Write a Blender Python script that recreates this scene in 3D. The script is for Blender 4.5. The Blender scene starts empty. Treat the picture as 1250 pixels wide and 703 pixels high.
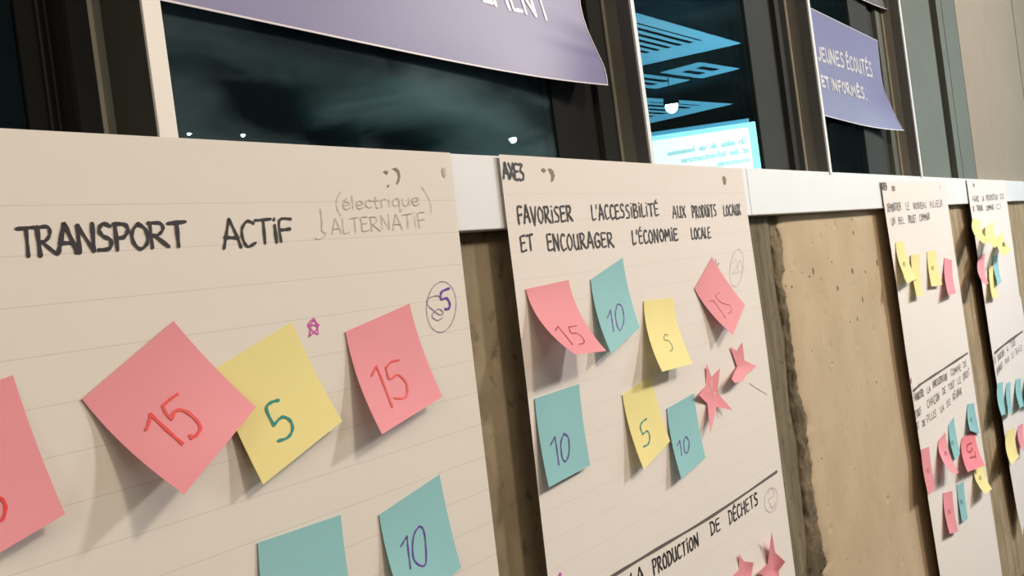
import bpy, bmesh, math, random
import numpy as np
from mathutils import Vector, noise
from mathutils.bvhtree import BVHTree

# ---------------------------------------------------------------- camera
W, H, F, D, EYE = 1250, 703, 1010.0, 0.48, 1.2
yaw, pitch, roll = (math.radians(a) for a in (40.42, -0.252, -7.656))
fw = Vector((math.cos(yaw)*math.cos(pitch), math.sin(yaw)*math.cos(pitch), math.sin(pitch)))
r0 = Vector((math.sin(yaw), -math.cos(yaw), 0)); u0 = r0.cross(fw)
RI = r0*math.cos(roll) + u0*math.sin(roll); UP = -r0*math.sin(roll) + u0*math.cos(roll)
CAM = Vector((0, -D, EYE))
C = bpy.context.scene.collection
cd = bpy.data.cameras.new('camera'); cam = bpy.data.objects.new('camera', cd); C.objects.link(cam)
from mathutils import Matrix
cam.matrix_world = Matrix(((RI.x, UP.x, -fw.x, CAM.x), (RI.y, UP.y, -fw.y, CAM.y), (RI.z, UP.z, -fw.z, CAM.z), (0, 0, 0, 1)))
cd.sensor_width = 36; cd.lens = 36*F/W; cd.clip_start = 0.01; cd.clip_end = 100
sc = bpy.context.scene; sc.camera = cam
# ---------------------------------------------------------------- world, exposure, lights
sc.view_settings.view_transform = 'Standard'; sc.view_settings.look = 'None'
sc.view_settings.exposure = -0.10; sc.view_settings.gamma = 1; sc.view_settings.use_curve_mapping = False
w = bpy.data.worlds.new('night_sky'); sc.world = w; w.use_nodes = True
w.node_tree.nodes['Background'].inputs[0].default_value = (0.35, 0.5, 0.6, 1)
w.node_tree.nodes['Background'].inputs[1].default_value = 0.012

def area(name, loc, size, power, col, aim, size_y=None):
    l = bpy.data.lights.new(name, 'AREA'); l.energy = power; l.color = col; l.size = size
    if size_y: l.shape = 'RECTANGLE'; l.size_y = size_y
    o = bpy.data.objects.new(name, l); C.objects.link(o); o.location = loc
    o.rotation_euler = (Vector(aim) - Vector(loc)).to_track_quat('-Z', 'Y').to_euler()
    return o
WARM = (1.0, 0.82, 0.635)
area('ceiling_lamp_light', (1.15, -2.0, 2.6), 0.28, 25, WARM, (0.7, 0, 1.1))
area('ceiling_lamp_light', (3.0, -2.0, 2.6), 0.28, 66, (1.0, 0.90, 0.82), (2.4, 0, 1.1))
area('room_fill_light', (0.6, -2.1, 2.72), 2.4, 29, WARM, (0.6, -1.6, 0), 1.0)  # added soft fill under the ceiling, no fixture modelled
area('left_fill_light', (-2.2, -1.6, 2.3), 0.8, 16, WARM, (0.5, 0, 1.4))  # added fill from the left, brightens the mullion sides

# ---------------------------------------------------------------- projection helpers
def ray(x, y): return fw*F + RI*(x - W/2) - UP*(y - H/2)
def P(x, y, Y=0.0):
    d = ray(x, y); return CAM + d*((Y + D)/d.y)
def proj(p):
    q = Vector(p) - CAM; k = q.dot(fw); return (W/2 + F*q.dot(RI)/k, H/2 - F*q.dot(UP)/k)
GLASS_Y = 0.046
def mirror_point(x, y, z=None, t=None):
    d = ray(x, y)/F
    if t is None: t = (z - EYE)/d.z
    p = CAM + d*t
    return Vector((p.x, 2*GLASS_Y - p.y, p.z))

# ---------------------------------------------------------------- materials
def new_mat(name):
    m = bpy.data.materials.new(name); m.use_nodes = True
    nt = m.node_tree; return m, nt, nt.nodes['Principled BSDF']
def simple(name, col, rough=0.7, metal=0.0, spec=0.5, var=0.0, scale=30, bump=0.0, bscale=200, stretch=None):
    m, nt, b = new_mat(name)
    b.inputs['Base Color'].default_value = (*col, 1); b.inputs['Roughness'].default_value = rough
    b.inputs['Metallic'].default_value = metal; b.inputs['Specular IOR Level'].default_value = spec
    tc = nt.nodes.new('ShaderNodeTexCoord'); mp = nt.nodes.new('ShaderNodeMapping')
    nt.links.new(tc.outputs['Object'], mp.inputs[0])
    if stretch: mp.inputs['Scale'].default_value = stretch
    if var:
        n = nt.nodes.new('ShaderNodeTexNoise'); n.inputs['Scale'].default_value = scale; n.inputs['Detail'].default_value = 6
        nt.links.new(mp.outputs[0], n.inputs[0])
        r = nt.nodes.new('ShaderNodeValToRGB'); r.color_ramp.elements[0].position = .3; r.color_ramp.elements[1].position = .7
        r.color_ramp.elements[0].color = (*[c*(1-var) for c in col], 1); r.color_ramp.elements[1].color = (*[min(1, c*(1+var)) for c in col], 1)
        nt.links.new(n.outputs[0], r.inputs[0]); nt.links.new(r.outputs[0], b.inputs['Base Color'])
    if bump:
        n2 = nt.nodes.new('ShaderNodeTexNoise'); n2.inputs['Scale'].default_value = bscale; n2.inputs['Detail'].default_value = 5
        nt.links.new(mp.outputs[0], n2.inputs[0])
        bp = nt.nodes.new('ShaderNodeBump'); bp.inputs['Strength'].default_value = bump; bp.inputs['Distance'].default_value = .001
        nt.links.new(n2.outputs[0], bp.inputs['Height']); nt.links.new(bp.outputs[0], b.inputs['Normal'])
    return m
def emit(name, col, s):
    m, nt, b = new_mat(name); b.inputs['Base Color'].default_value = (*[c*.5 for c in col], 1)
    b.inputs['Emission Color'].default_value = (*col, 1); b.inputs['Emission Strength'].default_value = s
    return m

def paper_mat(name, col, line_z0, spacing, strength=.27):
    """white ruled flip chart stock: thin printed lines at a fixed spacing"""
    m, nt, b = new_mat(name); L = nt.links
    tc = nt.nodes.new('ShaderNodeTexCoord'); sp = nt.nodes.new('ShaderNodeSeparateXYZ'); L.new(tc.outputs['Object'], sp.inputs[0])
    a = nt.nodes.new('ShaderNodeMath'); a.operation = 'SUBTRACT'; a.inputs[1].default_value = line_z0 - 50*spacing; L.new(sp.outputs[2], a.inputs[0])
    d = nt.nodes.new('ShaderNodeMath'); d.operation = 'DIVIDE'; d.inputs[1].default_value = spacing; L.new(a.outputs[0], d.inputs[0])
    fr = nt.nodes.new('ShaderNodeMath'); fr.operation = 'FRACT'; L.new(d.outputs[0], fr.inputs[0])
    lt = nt.nodes.new('ShaderNodeMath'); lt.operation = 'LESS_THAN'; lt.inputs[1].default_value = .00055/spacing; L.new(fr.outputs[0], lt.inputs[0])
    top = nt.nodes.new('ShaderNodeMath'); top.operation = 'LESS_THAN'; top.inputs[1].default_value = line_z0 + .002; L.new(sp.outputs[2], top.inputs[0])
    mu = nt.nodes.new('ShaderNodeMath'); mu.operation = 'MULTIPLY'; L.new(lt.outputs[0], mu.inputs[0]); L.new(top.outputs[0], mu.inputs[1])
    mf = nt.nodes.new('ShaderNodeMath'); mf.operation = 'MULTIPLY'; mf.inputs[1].default_value = strength; L.new(mu.outputs[0], mf.inputs[0])
    n = nt.nodes.new('ShaderNodeTexNoise'); n.inputs['Scale'].default_value = 9; n.inputs['Detail'].default_value = 4; L.new(tc.outputs['Object'], n.inputs[0])
    cr = nt.nodes.new('ShaderNodeValToRGB'); cr.color_ramp.elements[0].color = (*[c*.96 for c in col], 1); cr.color_ramp.elements[1].color = (*col, 1)
    L.new(n.outputs[0], cr.inputs[0])
    mx = nt.nodes.new('ShaderNodeMix'); mx.data_type = 'RGBA'; L.new(mf.outputs[0], mx.inputs[0]); L.new(cr.outputs[0], mx.inputs[6])
    mx.inputs[7].default_value = (.30, .29, .30, 1); L.new(mx.outputs[2], b.inputs['Base Color'])
    b.inputs['Roughness'].default_value = .75; b.inputs['Specular IOR Level'].default_value = .3
    n2 = nt.nodes.new('ShaderNodeTexNoise'); n2.inputs['Scale'].default_value = 35; n2.inputs['Detail'].default_value = 3; L.new(tc.outputs['Object'], n2.inputs[0])
    bp = nt.nodes.new('ShaderNodeBump'); bp.inputs['Strength'].default_value = .25; bp.inputs['Distance'].default_value = .002
    L.new(n2.outputs[0], bp.inputs['Height']); L.new(bp.outputs[0], b.inputs['Normal'])
    return m

def concrete(name, c1, c2, pits=0.0, streak=False, bump=.5):
    m, nt, b = new_mat(name); L = nt.links
    tc = nt.nodes.new('ShaderNodeTexCoord'); mp = nt.nodes.new('ShaderNodeMapping'); L.new(tc.outputs['Object'], mp.inputs[0])
    mp.inputs['Scale'].default_value = (1, 1, .12) if streak else (1, 1, .7)
    n = nt.nodes.new('ShaderNodeTexNoise'); n.inputs['Scale'].default_value = 45 if streak else 9; n.inputs['Detail'].default_value = 8; n.inputs['Roughness'].default_value = .6
    L.new(mp.outputs[0], n.inputs[0])
    cr = nt.nodes.new('ShaderNodeValToRGB'); cr.color_ramp.elements[0].position = .32; cr.color_ramp.elements[1].position = .66
    cr.color_ramp.elements[0].color = (*c1, 1); cr.color_ramp.elements[1].color = (*c2, 1); L.new(n.outputs[0], cr.inputs[0])
    out = cr.outputs[0]
    if pits:
        v = nt.nodes.new('ShaderNodeTexNoise'); v.inputs['Scale'].default_value = 60; v.inputs['Detail'].default_value = 3; L.new(tc.outputs['Object'], v.inputs[0])
        c3 = nt.nodes.new('ShaderNodeValToRGB'); c3.color_ramp.elements[0].position = .60; c3.color_ramp.elements[1].position = .72
        c3.color_ramp.elements[0].color = (0, 0, 0, 1); c3.color_ramp.elements[1].color = (pits, pits, pits, 1); L.new(v.outputs[0], c3.inputs[0])
        mx = nt.nodes.new('ShaderNodeMix'); mx.data_type = 'RGBA'; L.new(c3.outputs[0], mx.inputs[0]); L.new(out, mx.inputs[6])
        mx.inputs[7].default_value = (*[c*.45 for c in c1], 1); out = mx.outputs[2]
    L.new(out, b.inputs['Base Color']); b.inputs['Roughness'].default_value = .85; b.inputs['Specular IOR Level'].default_value = .25
    n2 = nt.nodes.new('ShaderNodeTexNoise'); n2.inputs['Scale'].default_value = 110; n2.inputs['Detail'].default_value = 6; L.new(mp.outputs[0], n2.inputs[0])
    bp = nt.nodes.new('ShaderNodeBump'); bp.inputs['Strength'].default_value = bump; bp.inputs['Distance'].default_value = .002
    L.new(n2.outputs[0], bp.inputs['Height']); L.new(bp.outputs[0], b.inputs['Normal'])
    return m

def glass_mat(name, dust):
    m = bpy.data.materials.new(name); m.use_nodes = True; nt = m.node_tree; nt.nodes.clear(); L = nt.links
    o = nt.nodes.new('ShaderNodeOutputMaterial'); tr = nt.nodes.new('ShaderNodeBsdfTransparent'); tr.inputs[0].default_value = (.7, .78, .78, 1)
    gl = nt.nodes.new('ShaderNodeBsdfGlossy'); gl.inputs['Roughness'].default_value = 0.0; gl.inputs['Color'].default_value = (.75, .95, 1, 1)
    fr = nt.nodes.new('ShaderNodeFresnel'); fr.inputs[0].default_value = 1.6
    mx = nt.nodes.new('ShaderNodeMixShader'); L.new(fr.outputs[0], mx.inputs[0]); L.new(tr.outputs[0], mx.inputs[1]); L.new(gl.outputs[0], mx.inputs[2])
    tc = nt.nodes.new('ShaderNodeTexCoord'); mp = nt.nodes.new('ShaderNodeMapping'); L.new(tc.outputs['Object'], mp.inputs[0])
    mp.inputs['Rotation'].default_value = (0, .5, 0); mp.inputs['Scale'].default_value = (5, 1, 14)
    n = nt.nodes.new('ShaderNodeTexNoise'); n.inputs['Scale'].default_value = 1.1; n.inputs['Detail'].default_value = 7; n.inputs['Distortion'].default_value = .8
    L.new(mp.outputs[0], n.inputs[0])
    cr = nt.nodes.new('ShaderNodeValToRGB'); cr.color_ramp.elements[0].position = .46; cr.color_ramp.elements[1].position = .78
    cr.color_ramp.elements[0].color = (0.004, 0.004, 0.004, 1); cr.color_ramp.elements[1].color = (dust, dust, dust, 1)
    sx = nt.nodes.new('ShaderNodeSeparateXYZ'); L.new(tc.outputs['Object'], sx.inputs[0])
    def mr(src, a, b_, c, d):
        q = nt.nodes.new('ShaderNodeMapRange'); q.interpolation_type = 'SMOOTHSTEP'; q.inputs[1].default_value = a; q.inputs[2].default_value = b_; q.inputs[3].default_value = c; q.inputs[4].default_value = d; L.new(src, q.inputs[0]); return q.outputs[0]
    def mul(a, b_):
        q = nt.nodes.new('ShaderNodeMath'); q.operation = 'MULTIPLY'; L.new(a, q.inputs[0]); L.new(b_, q.inputs[1]); return q.outputs[0]
    if dust > .05:      # wiped patch in the middle of the pane
        patch_ = mul(mul(mr(sx.outputs[0], .42, .56, .25, 1), mr(sx.outputs[0], .70, .80, 1, .1)), mr(sx.outputs[2], 1.385, 1.45, 1, .1))
        ad = nt.nodes.new('ShaderNodeMath'); ad.operation = 'MULTIPLY_ADD'; L.new(patch_, ad.inputs[0]); ad.inputs[1].default_value = .16; L.new(n.outputs[0], ad.inputs[2])
        L.new(ad.outputs[0], cr.inputs[0])
    else: L.new(n.outputs[0], cr.inputs[0])
    df = nt.nodes.new('ShaderNodeBsdfDiffuse'); df.inputs[0].default_value = (.50, .78, .92, 1)
    m2 = nt.nodes.new('ShaderNodeMixShader'); L.new(cr.outputs[0], m2.inputs[0]); L.new(mx.outputs[0], m2.inputs[1]); L.new(df.outputs[0], m2.inputs[2])
    L.new(m2.outputs[0], o.inputs[0]); return m

M = {}
M['pink'] = simple('pink_note_paper', (.80, .31, .37), .7, var=.04, scale=12, bump=.15, bscale=60)
M['rose'] = simple('rose_note_paper', (.84, .25, .31), .7, var=.04, scale=12, bump=.15, bscale=60)
M['yellow'] = simple('yellow_note_paper', (.84, .76, .33), .7, var=.04, scale=12, bump=.15, bscale=60)
M['blue'] = simple('blue_note_paper', (.27, .57, .62), .7, var=.04, scale=12, bump=.15, bscale=60)
M['ink'] = simple('black_marker_ink', (.016, .014, .022), .55)
M['inkgrey'] = simple('worn_black_marker_ink', (.13, .115, .115), .6)
M['red'] = simple('red_marker_ink', (.75, .03, .03), .5)
M['darkred'] = simple('dark_red_pen_ink', (.42, .04, .05), .5)
M['teal'] = simple('teal_marker_ink', (.0, .26, .24), .5)
M['purple'] = simple('purple_marker_ink', (.14, .04, .40), .5)
M['violetpen'] = simple('violet_pen_ink', (.22, .15, .32), .5)
M['greenpen'] = simple('dark_green_pen_ink', (.07, .10, .05), .5)
M['magenta'] = simple('magenta_marker_ink', (.68, .08, .50), .5)
M['pencil'] = simple('pencil_line', (.50, .46, .43), .6)
M['faint'] = simple('faint_violet_pencil', (.52, .44, .52), .6)
M['hole_shade'] = simple('punched_hole_shade_brown', (.28, .23, .17), .8)  # shade under the punched paper flaps, painted as flat brown
M['rail'] = simple('white_painted_rail', (.77, .81, .86), .45, var=.02, scale=8)
M['cover'] = simple('white_painted_strip', (.86, .85, .82), .45, var=.03, scale=20)
M['alu'] = simple('olive_anodised_aluminium', (.21, .203, .172), .5, metal=.0, var=.05, scale=20, stretch=(1, 1, .05))
M['sideshade'] = simple('dark_grey_side_shade', (.115, .112, .110), .55)  # dark tones painting the shading gradient of the mullion sides
M['sideshade0'] = simple('charcoal_side_shade', (.055, .052, .042), .6, spec=.3)
M['alu_light'] = simple('pale_anodised_aluminium', (.55, .53, .44), .4, metal=.0)
M['sash'] = simple('dark_grey_sash_paint', (.030, .034, .034), .7, spec=.15, var=.08, scale=10)
M['sash2'] = simple('black_brown_sash_paint', (.010, .011, .011), .8, spec=.08)
M['gasket'] = simple('black_rubber', (.004, .004, .004), .8)
M['greypanel'] = simple('grey_green_metal', (.095, .11, .09), .6, var=.06, scale=10)
M['plaster'] = simple('beige_wall_paint', (.29, .255, .205), .85, var=.03, scale=14, bump=.1)
M['roomwall'] = simple('room_wall_paint', (.22, .19, .16), .9, var=.05, scale=2)
M['ceil'] = simple('dark_ceiling_paint', (.035, .038, .04), .9, var=.3, scale=2)
M['floor'] = simple('brown_carpet', (.13, .10, .08), .95, var=.15, scale=6)
M['banner'] = simple('glossy_violet_print', (.165, .16, .35), .42, var=.03, scale=8)
M['bannerwhite'] = simple('white_print', (.66, .64, .70), .35)
M['darkposter'] = simple('dark_mesh_print', (.07, .075, .075), .6, var=.3, scale=300)
M['duct'] = simple('teal_grey_duct', (.05, .09, .10), .5)
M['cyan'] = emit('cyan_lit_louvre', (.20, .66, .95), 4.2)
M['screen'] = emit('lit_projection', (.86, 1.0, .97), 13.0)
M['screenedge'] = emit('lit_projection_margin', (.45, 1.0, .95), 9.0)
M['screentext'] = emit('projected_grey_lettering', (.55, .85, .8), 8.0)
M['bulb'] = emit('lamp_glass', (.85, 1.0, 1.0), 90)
M['black'] = simple('black_lamp_housing', (.02, .02, .02), .5)
M['void'] = simple('dark_concrete_void', (.16, .11, .06), .9)  # flat dark brown patches where the panel is pitted
M['twig'] = simple('pale_twig_bark', (.75, .74, .66), .8)
M['earth'] = simple('dark_soil', (.03, .03, .025), 1, var=.3)
M['cA'] = concrete('grey_brown_concrete', (.20, .165, .11), (.40, .34, .235), .55, bump=.5)
M['cB'] = concrete('smooth_beige_concrete', (.48, .385, .26), (.57, .465, .325), .08, bump=.06)
M['cR'] = concrete('rough_brown_concrete', (.115, .095, .062), (.24, .205, .14), .5, streak=True, bump=.9)
M['cE'] = concrete('crumbled_edge_concrete', (.075, .058, .035), (.26, .215, .14), .7, bump=1.0)
M['cC'] = concrete('streaked_tan_concrete', (.23, .175, .11), (.48, .385, .25), .4, streak=True, bump=.7)
M['glass'] = glass_mat('smudged_window_glass', .10)
M['glass2'] = glass_mat('clean_window_glass', .012)

# ---------------------------------------------------------------- object helpers
def mesh_obj(name, verts, faces, mat, parent=None, smooth=False):
    me = bpy.data.meshes.new(name); me.from_pydata([tuple(v) for v in verts], [], faces); me.materials.append(mat); me.update()
    if smooth:
        for p in me.polygons: p.use_smooth = True
    o = bpy.data.objects.new(name, me); C.objects.link(o)
    if parent: o.parent = parent; o.matrix_parent_inverse = parent.matrix_basis.inverted()
    return o
def box_data(x0, x1, y0, y1, z0, z1):
    v = [(x, y, z) for x in (x0, x1) for y in (y0, y1) for z in (z0, z1)]
    f = [(0, 1, 3, 2), (4, 6, 7, 5), (0, 4, 5, 1), (2, 3, 7, 6), (0, 2, 6, 4), (1, 5, 7, 3)]
    return v, f
def box(name, x0, x1, y0, y1, z0, z1, mat, parent=None, bevel=0.0):
    v, f = box_data(min(x0, x1), max(x0, x1), min(y0, y1), max(y0, y1), z0, z1)
    o = mesh_obj(name, v, f, mat, parent)
    if bevel:
        b = bmesh.new(); b.from_mesh(o.data); bmesh.ops.bevel(b, geom=b.edges[:], offset=bevel, segments=2, affect='EDGES', profile=.5); b.to_mesh(o.data); b.free()
    return o
def empty(name, loc):
    o = bpy.data.objects.new(name, None); C.objects.link(o); o.location = loc; o.empty_display_size = .02; return o
def tag(o, label=None, cat=None, group=None, kind=None):
    if label: o['label'] = label
    if cat: o['category'] = cat
    if group: o['group'] = group
    if kind: o['kind'] = kind
    return o
def struct(o, label=None, cat=None): return tag(o, label, cat, kind='structure')

RNG = random.Random(4)
# ---------------------------------------------------------------- ink: strokes laid on a surface
def bvh_of(o):
    me = o.data; return BVHTree.FromPolygons([v.co.copy() for v in me.vertices], [tuple(p.vertices) for p in me.polygons])
def cast(bvh, x, y, mirrored=False):
    d = ray(x, y).normalized(); s = CAM
    if mirrored:
        s = Vector((CAM.x, 2*GLASS_Y - CAM.y, CAM.z)); d = Vector((d.x, -d.y, d.z))
    loc, nor, i, dist = bvh.ray_cast(s, d)
    if loc is None: return None
    if nor.dot(d) > 0: nor = -nor
    return loc, nor
def smooth_line(pts, n=4):
    if len(pts) < 3: 
        a, b = pts[0], pts[-1]; return [(a[0]+(b[0]-a[0])*k/4, a[1]+(b[1]-a[1])*k/4) for k in range(5)]
    out = []
    q = [pts[0]] + list(pts) + [pts[-1]]
    for i in range(1, len(q)-2):
        p0, p1, p2, p3 = q[i-1], q[i], q[i+1], q[i+2]
        for k in range(n):
            t = k/n
            out.append(tuple(.5*((2*p1[j]) + (-p0[j]+p2[j])*t + (2*p0[j]-5*p1[j]+4*p2[j]-p3[j])*t*t + (-p0[j]+3*p1[j]-3*p2[j]+p3[j])*t**3) for j in (0, 1)))
    out.append(pts[-1]); return out
def ink(name, target, strokes, width, mat, parent=None, off=.0005, mirrored=False, bvh=None, curve=True, vary=.25):
    """strokes: polylines in photograph coordinates; they are laid as thin ribbons on the target surface"""
    bvh = bvh or bvh_of(target); V = []; Fc = []
    for si, st in enumerate(strokes):
        pts = smooth_line(st) if curve else [st[0]] + [((a[0]+b[0])/2, (a[1]+b[1])/2) if k == 0 else b for a, b in zip(st, st[1:]) for k in (0, 1)]
        P3 = []
        for p in pts:
            c = cast(bvh, p[0], p[1], mirrored)
            if c: P3.append((c[0] + c[1]*(off + si*.00001), c[1]))
        if len(P3) < 2: continue
        L = sum((b[0]-a[0]).length for a, b in zip(P3, P3[1:]))
        ww = width*(1 + vary*(RNG.random()-.5)); base = len(V); n = len(P3)
        for i, (p, nr) in enumerate(P3):
            t = (P3[min(i+1, n-1)][0] - P3[max(i-1, 0)][0])
            if t.length < 1e-7: t = Vector((1, 0, 0))
            t.normalize(); s = nr.cross(t).normalized()
            h = ww/2*(.95 + .2*math.sin(i*1.7 + si))
            if i == 0: V += [p - t*h*.8 - s*h*.55, p - t*h*.8 + s*h*.55]
            V += [p - s*h, p + s*h]
            if i == n-1: V += [p + t*h*.8 - s*h*.55, p + t*h*.8 + s*h*.55]
        for i in range(n+1):
            a = base + 2*i; Fc.append((a, a+2, a+3, a+1))
    if not V: return None
    return mesh_obj(name, V, Fc, mat, parent or target)

# single-stroke hand lettering; each glyph: (width, strokes)
G = {
 'A': (.62, [[(0,0),(.1,.35),(.28,1),(.32,1),(.5,.4),(.6,0)], [(.08,.38),(.54,.36)]]),
 'B': (.55, [[(.05,0),(.05,1)], [(.03,1),(.35,.97),(.4,.72),(.08,.52)], [(.08,.52),(.48,.45),(.45,.05),(.03,0)]]),
 'C': (.5, [[(.48,.88),(.28,1),(.06,.7),(.04,.3),(.2,0),(.5,.1)]]),
 'D': (.55, [[(.06,0),(.06,1)], [(0,1),(.3,.95),(.52,.6),(.42,.15),(.02,0)]]),
 'E': (.48, [[(.45,.98),(.05,.95),(.05,.5),(.05,.02),(.48,.06)], [(.05,.52),(.4,.55)]]),
 'F': (.48, [[(.05,0),(.06,.95),(.48,1)], [(.05,.5),(.4,.56)]]),
 'G': (.55, [[(.5,.88),(.28,1),(.06,.65),(.06,.25),(.25,0),(.5,.15),(.5,.45),(.3,.45)]]),
 'H': (.58, [[(.04,0),(.05,1)], [(.52,0),(.53,1)], [(.05,.5),(.52,.53)]]),
 'I': (.16, [[(.08,0),(.08,.78)], [(.08,1.0),(.09,1.06)]]),
 'J': (.4, [[(.36,1),(.36,.2),(.2,0),(.02,.15)]]),
 'L': (.42, [[(.06,1),(.04,.05),(.42,.08)]]),
 'M': (.72, [[(.02,0),(.1,.98),(.34,.35),(.58,1),(.68,0)]]),
 'N': (.6, [[(.04,0),(.06,1)], [(.06,1),(.5,.02)], [(.5,.02),(.54,1.05)]]),
 'O': (.55, [[(.28,1),(.06,.7),(.06,.25),(.27,0),(.5,.25),(.5,.72),(.26,1)]]),
 'P': (.5, [[(.06,0),(.06,1)], [(0,.98),(.38,.98),(.46,.72),(.3,.48),(.06,.46)]]),
 'R': (.58, [[(.06,0),(.06,1)], [(0,.98),(.38,.98),(.44,.72),(.26,.5),(.08,.48)], [(.14,.48),(.58,0)]]),
 'S': (.5, [[(.46,.9),(.25,1),(.08,.78),(.2,.56),(.42,.38),(.36,.06),(.02,.04)]]),
 'T': (.56, [[(0,.97),(.56,1)], [(.29,.98),(.27,0)]]),
 'U': (.52, [[(.05,1),(.06,.25),(.24,0),(.44,.2),(.47,1)], [(.47,.5),(.5,0)]]),
 'V': (.55, [[(.02,1),(.24,0),(.3,0),(.55,1)]]),
 'X': (.5, [[(.02,1),(.5,0)], [(.48,1),(.02,0)]]),
 '3': (.42, [[(.03,.95),(.36,.95),(.14,.58),(.4,.4),(.35,.05),(.02,0)]]),
 '4': (.42, [[(.3,0),(.3,1),(.02,.4),(.42,.4)]]),
 "'": (.14, [[(.09,1.05),(.06,.82)]]), '.': (.14, [[(.06,0),(.09,.03)]]),
 'a': (.46, [[(.4,.5),(.2,.55),(.05,.3),(.15,.02),(.38,.2)], [(.4,.52),(.42,0)]]),
 'c': (.38, [[(.38,.45),(.2,.56),(.05,.3),(.18,.0),(.38,.08)]]),
 'd': (.46, [[(.4,.5),(.2,.55),(.05,.3),(.15,.02),(.38,.15)], [(.4,1),(.42,0)]]),
 'e': (.42, [[(.05,.28),(.38,.34),(.3,.55),(.1,.5),(.05,.2),(.18,0),(.42,.1)]]),
 'f': (.3, [[(.32,.95),(.15,.9),(.13,0)], [(.02,.55),(.28,.55)]]),
 'h': (.45, [[(.06,0),(.06,1)], [(.06,.4),(.25,.56),(.38,.4),(.4,0)]]),
 'i': (.16, [[(.08,0),(.08,.55)], [(.08,.78),(.09,.82)]]),
 'l': (.16, [[(.08,0),(.08,1)]]),
 'm': (.66, [[(.05,0),(.06,.55)], [(.06,.4),(.2,.56),(.32,.4),(.33,0)], [(.33,.4),(.48,.56),(.58,.4),(.6,0)]]),
 'n': (.44, [[(.05,0),(.06,.55)], [(.06,.4),(.24,.56),(.36,.4),(.38,0)]]),
 'o': (.44, [[(.22,.55),(.05,.3),(.2,0),(.38,.25),(.22,.55)]]),
 'q': (.46, [[(.4,.5),(.2,.55),(.05,.3),(.15,.02),(.38,.15)], [(.4,.52),(.4,-.35),(.5,-.25)]]),
 'r': (.3, [[(.05,0),(.06,.55)], [(.06,.38),(.2,.55),(.3,.5)]]),
 's': (.36, [[(.33,.48),(.15,.55),(.08,.4),(.3,.2),(.22,0),(.03,.05)]]),
 't': (.32, [[(.14,.85),(.13,.1),(.3,.03)], [(.0,.55),(.3,.56)]]),
 'u': (.44, [[(.05,.55),(.08,.1),(.25,.02),(.38,.3)], [(.39,.55),(.4,0)]]),
 'v': (.4, [[(.02,.55),(.2,0),(.38,.55)]]),
 'x': (.4, [[(.02,.55),(.38,0)], [(.36,.55),(.02,0)]]),
}
def acc(g, y=1.08): w_, s = G[g]; return (w_, s + [[(w_*.35, y), (w_*.7, y+.16)]])
G['É'] = acc('E'); G['é'] = acc('e', .66); G[' '] = (.45, [])
def word(text, x0, y0, x1, y1, h0, h1=None, up=(-.12, -1), jit=.035, track=.10):
    """strokes of a word whose baseline runs (x0,y0)-(x1,y1), cap height h0..h1"""
    h1 = h1 or h0; gs = [G[c] for c in text]
    tot = sum(g[0] for g in gs) + track*(len(gs)-1); out = []; x = 0
    for g in gs:
        jy = (RNG.random()-.5)*jit*2
        for st in g[1]:
            o = []
            for (a, b) in st:
                s = (x + a)/tot; h = h0 + (h1-h0)*s
                b2 = b + jy + (RNG.random()-.5)*jit; a2 = (RNG.random()-.5)*jit*.6
                o.append((x0 + (x1-x0)*(s + a2/tot) + up[0]*h*b2, y0 + (y1-y0)*s + up[1]*h*b2))
            out.append(o)
        x += g[0] + track
    return out
def ellipse(cx, cy, rx, ry, tilt=0, n=14, a0=0.3):
    o = []
    for k in range(n+1):
        a = a0 + 2*math.pi*k/n
        x, y = rx*math.cos(a), ry*math.sin(a); o.append((cx + x*math.cos(tilt) - y*math.sin(tilt), cy + x*math.sin(tilt) + y*math.cos(tilt)))
    return o

# ================================================================ SETTING
ZT, ZB = 1.317, 1.2505      # top and bottom of the white rail
# room around the camera (seen only in the window reflections)
struct(box('floor', -3, 12, -6, .02, -.1, 0, M['floor']))
struct(box('ceiling', -3, 12, -6, .3, 2.85, 2.95, M['ceil']))
struct(box('wall_back', -3, 12, -6.1, -6, 0, 2.85, M['roomwall']))
struct(box('wall_left', -3.1, -3, -6, .3, 0, 2.85, M['roomwall']))
struct(box('wall_right', 12, 12.1, -6, .3, 0, 2.85, M['roomwall']))
# rail, two lengths with a butt joint
XJ = P(917, 235).x
def rail(name, x0, x1):
    return struct(box(name, x0, x1, .003, .10, ZB, ZT, M['rail'], bevel=.0012))
rail('trim_1', -3, XJ - .0005); rail('trim_2', XJ + .0005, 12)

# concrete parapet below the rail: rough ground surface with panels standing proud of it
def relief(name, x0, x1, z0, z1, y, dx, dz, fn, mat, parent=None, edge=None, thick=.012):
    nx = max(2, int((x1-x0)/dx)); nz = max(2, int((z1-z0)/dz)); V = []; Fc = []
    for j in range(nz+1):
        z = z0 + (z1-z0)*j/nz; xl = edge(z) if edge else x0
        for i in range(nx+1):
            s = i/nx; x = xl + (x1-xl)*s; V.append((x, y + fn(x, z, s), z))
    for j in range(nz):
        for i in range(nx):
            a = j*(nx+1)+i; Fc.append((a, a+1, a+nx+2, a+nx+1))
    if thick:                               # rim down to the wall behind
        rim = [j*(nx+1) for j in range(nz, -1, -1)] + list(range(1, nx+1)) + [j*(nx+1)+nx for j in range(1, nz+1)] + [nz*(nx+1)+i for i in range(nx-1, 0, -1)]
        b = len(V); V += [(V[k][0], V[k][1] + thick, V[k][2]) for k in rim]; n = len(rim)
        for k in range(n): Fc.append((rim[k], b+k, b+(k+1) % n, rim[(k+1) % n]))
    return mesh_obj(name, V, Fc, mat, parent, smooth=True)
def rough(x, z, s): return .0022*noise.noise(Vector((x*70, 3, z*7))) + .0012*noise.noise(Vector((x*160, 7, z*40)))
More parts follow.
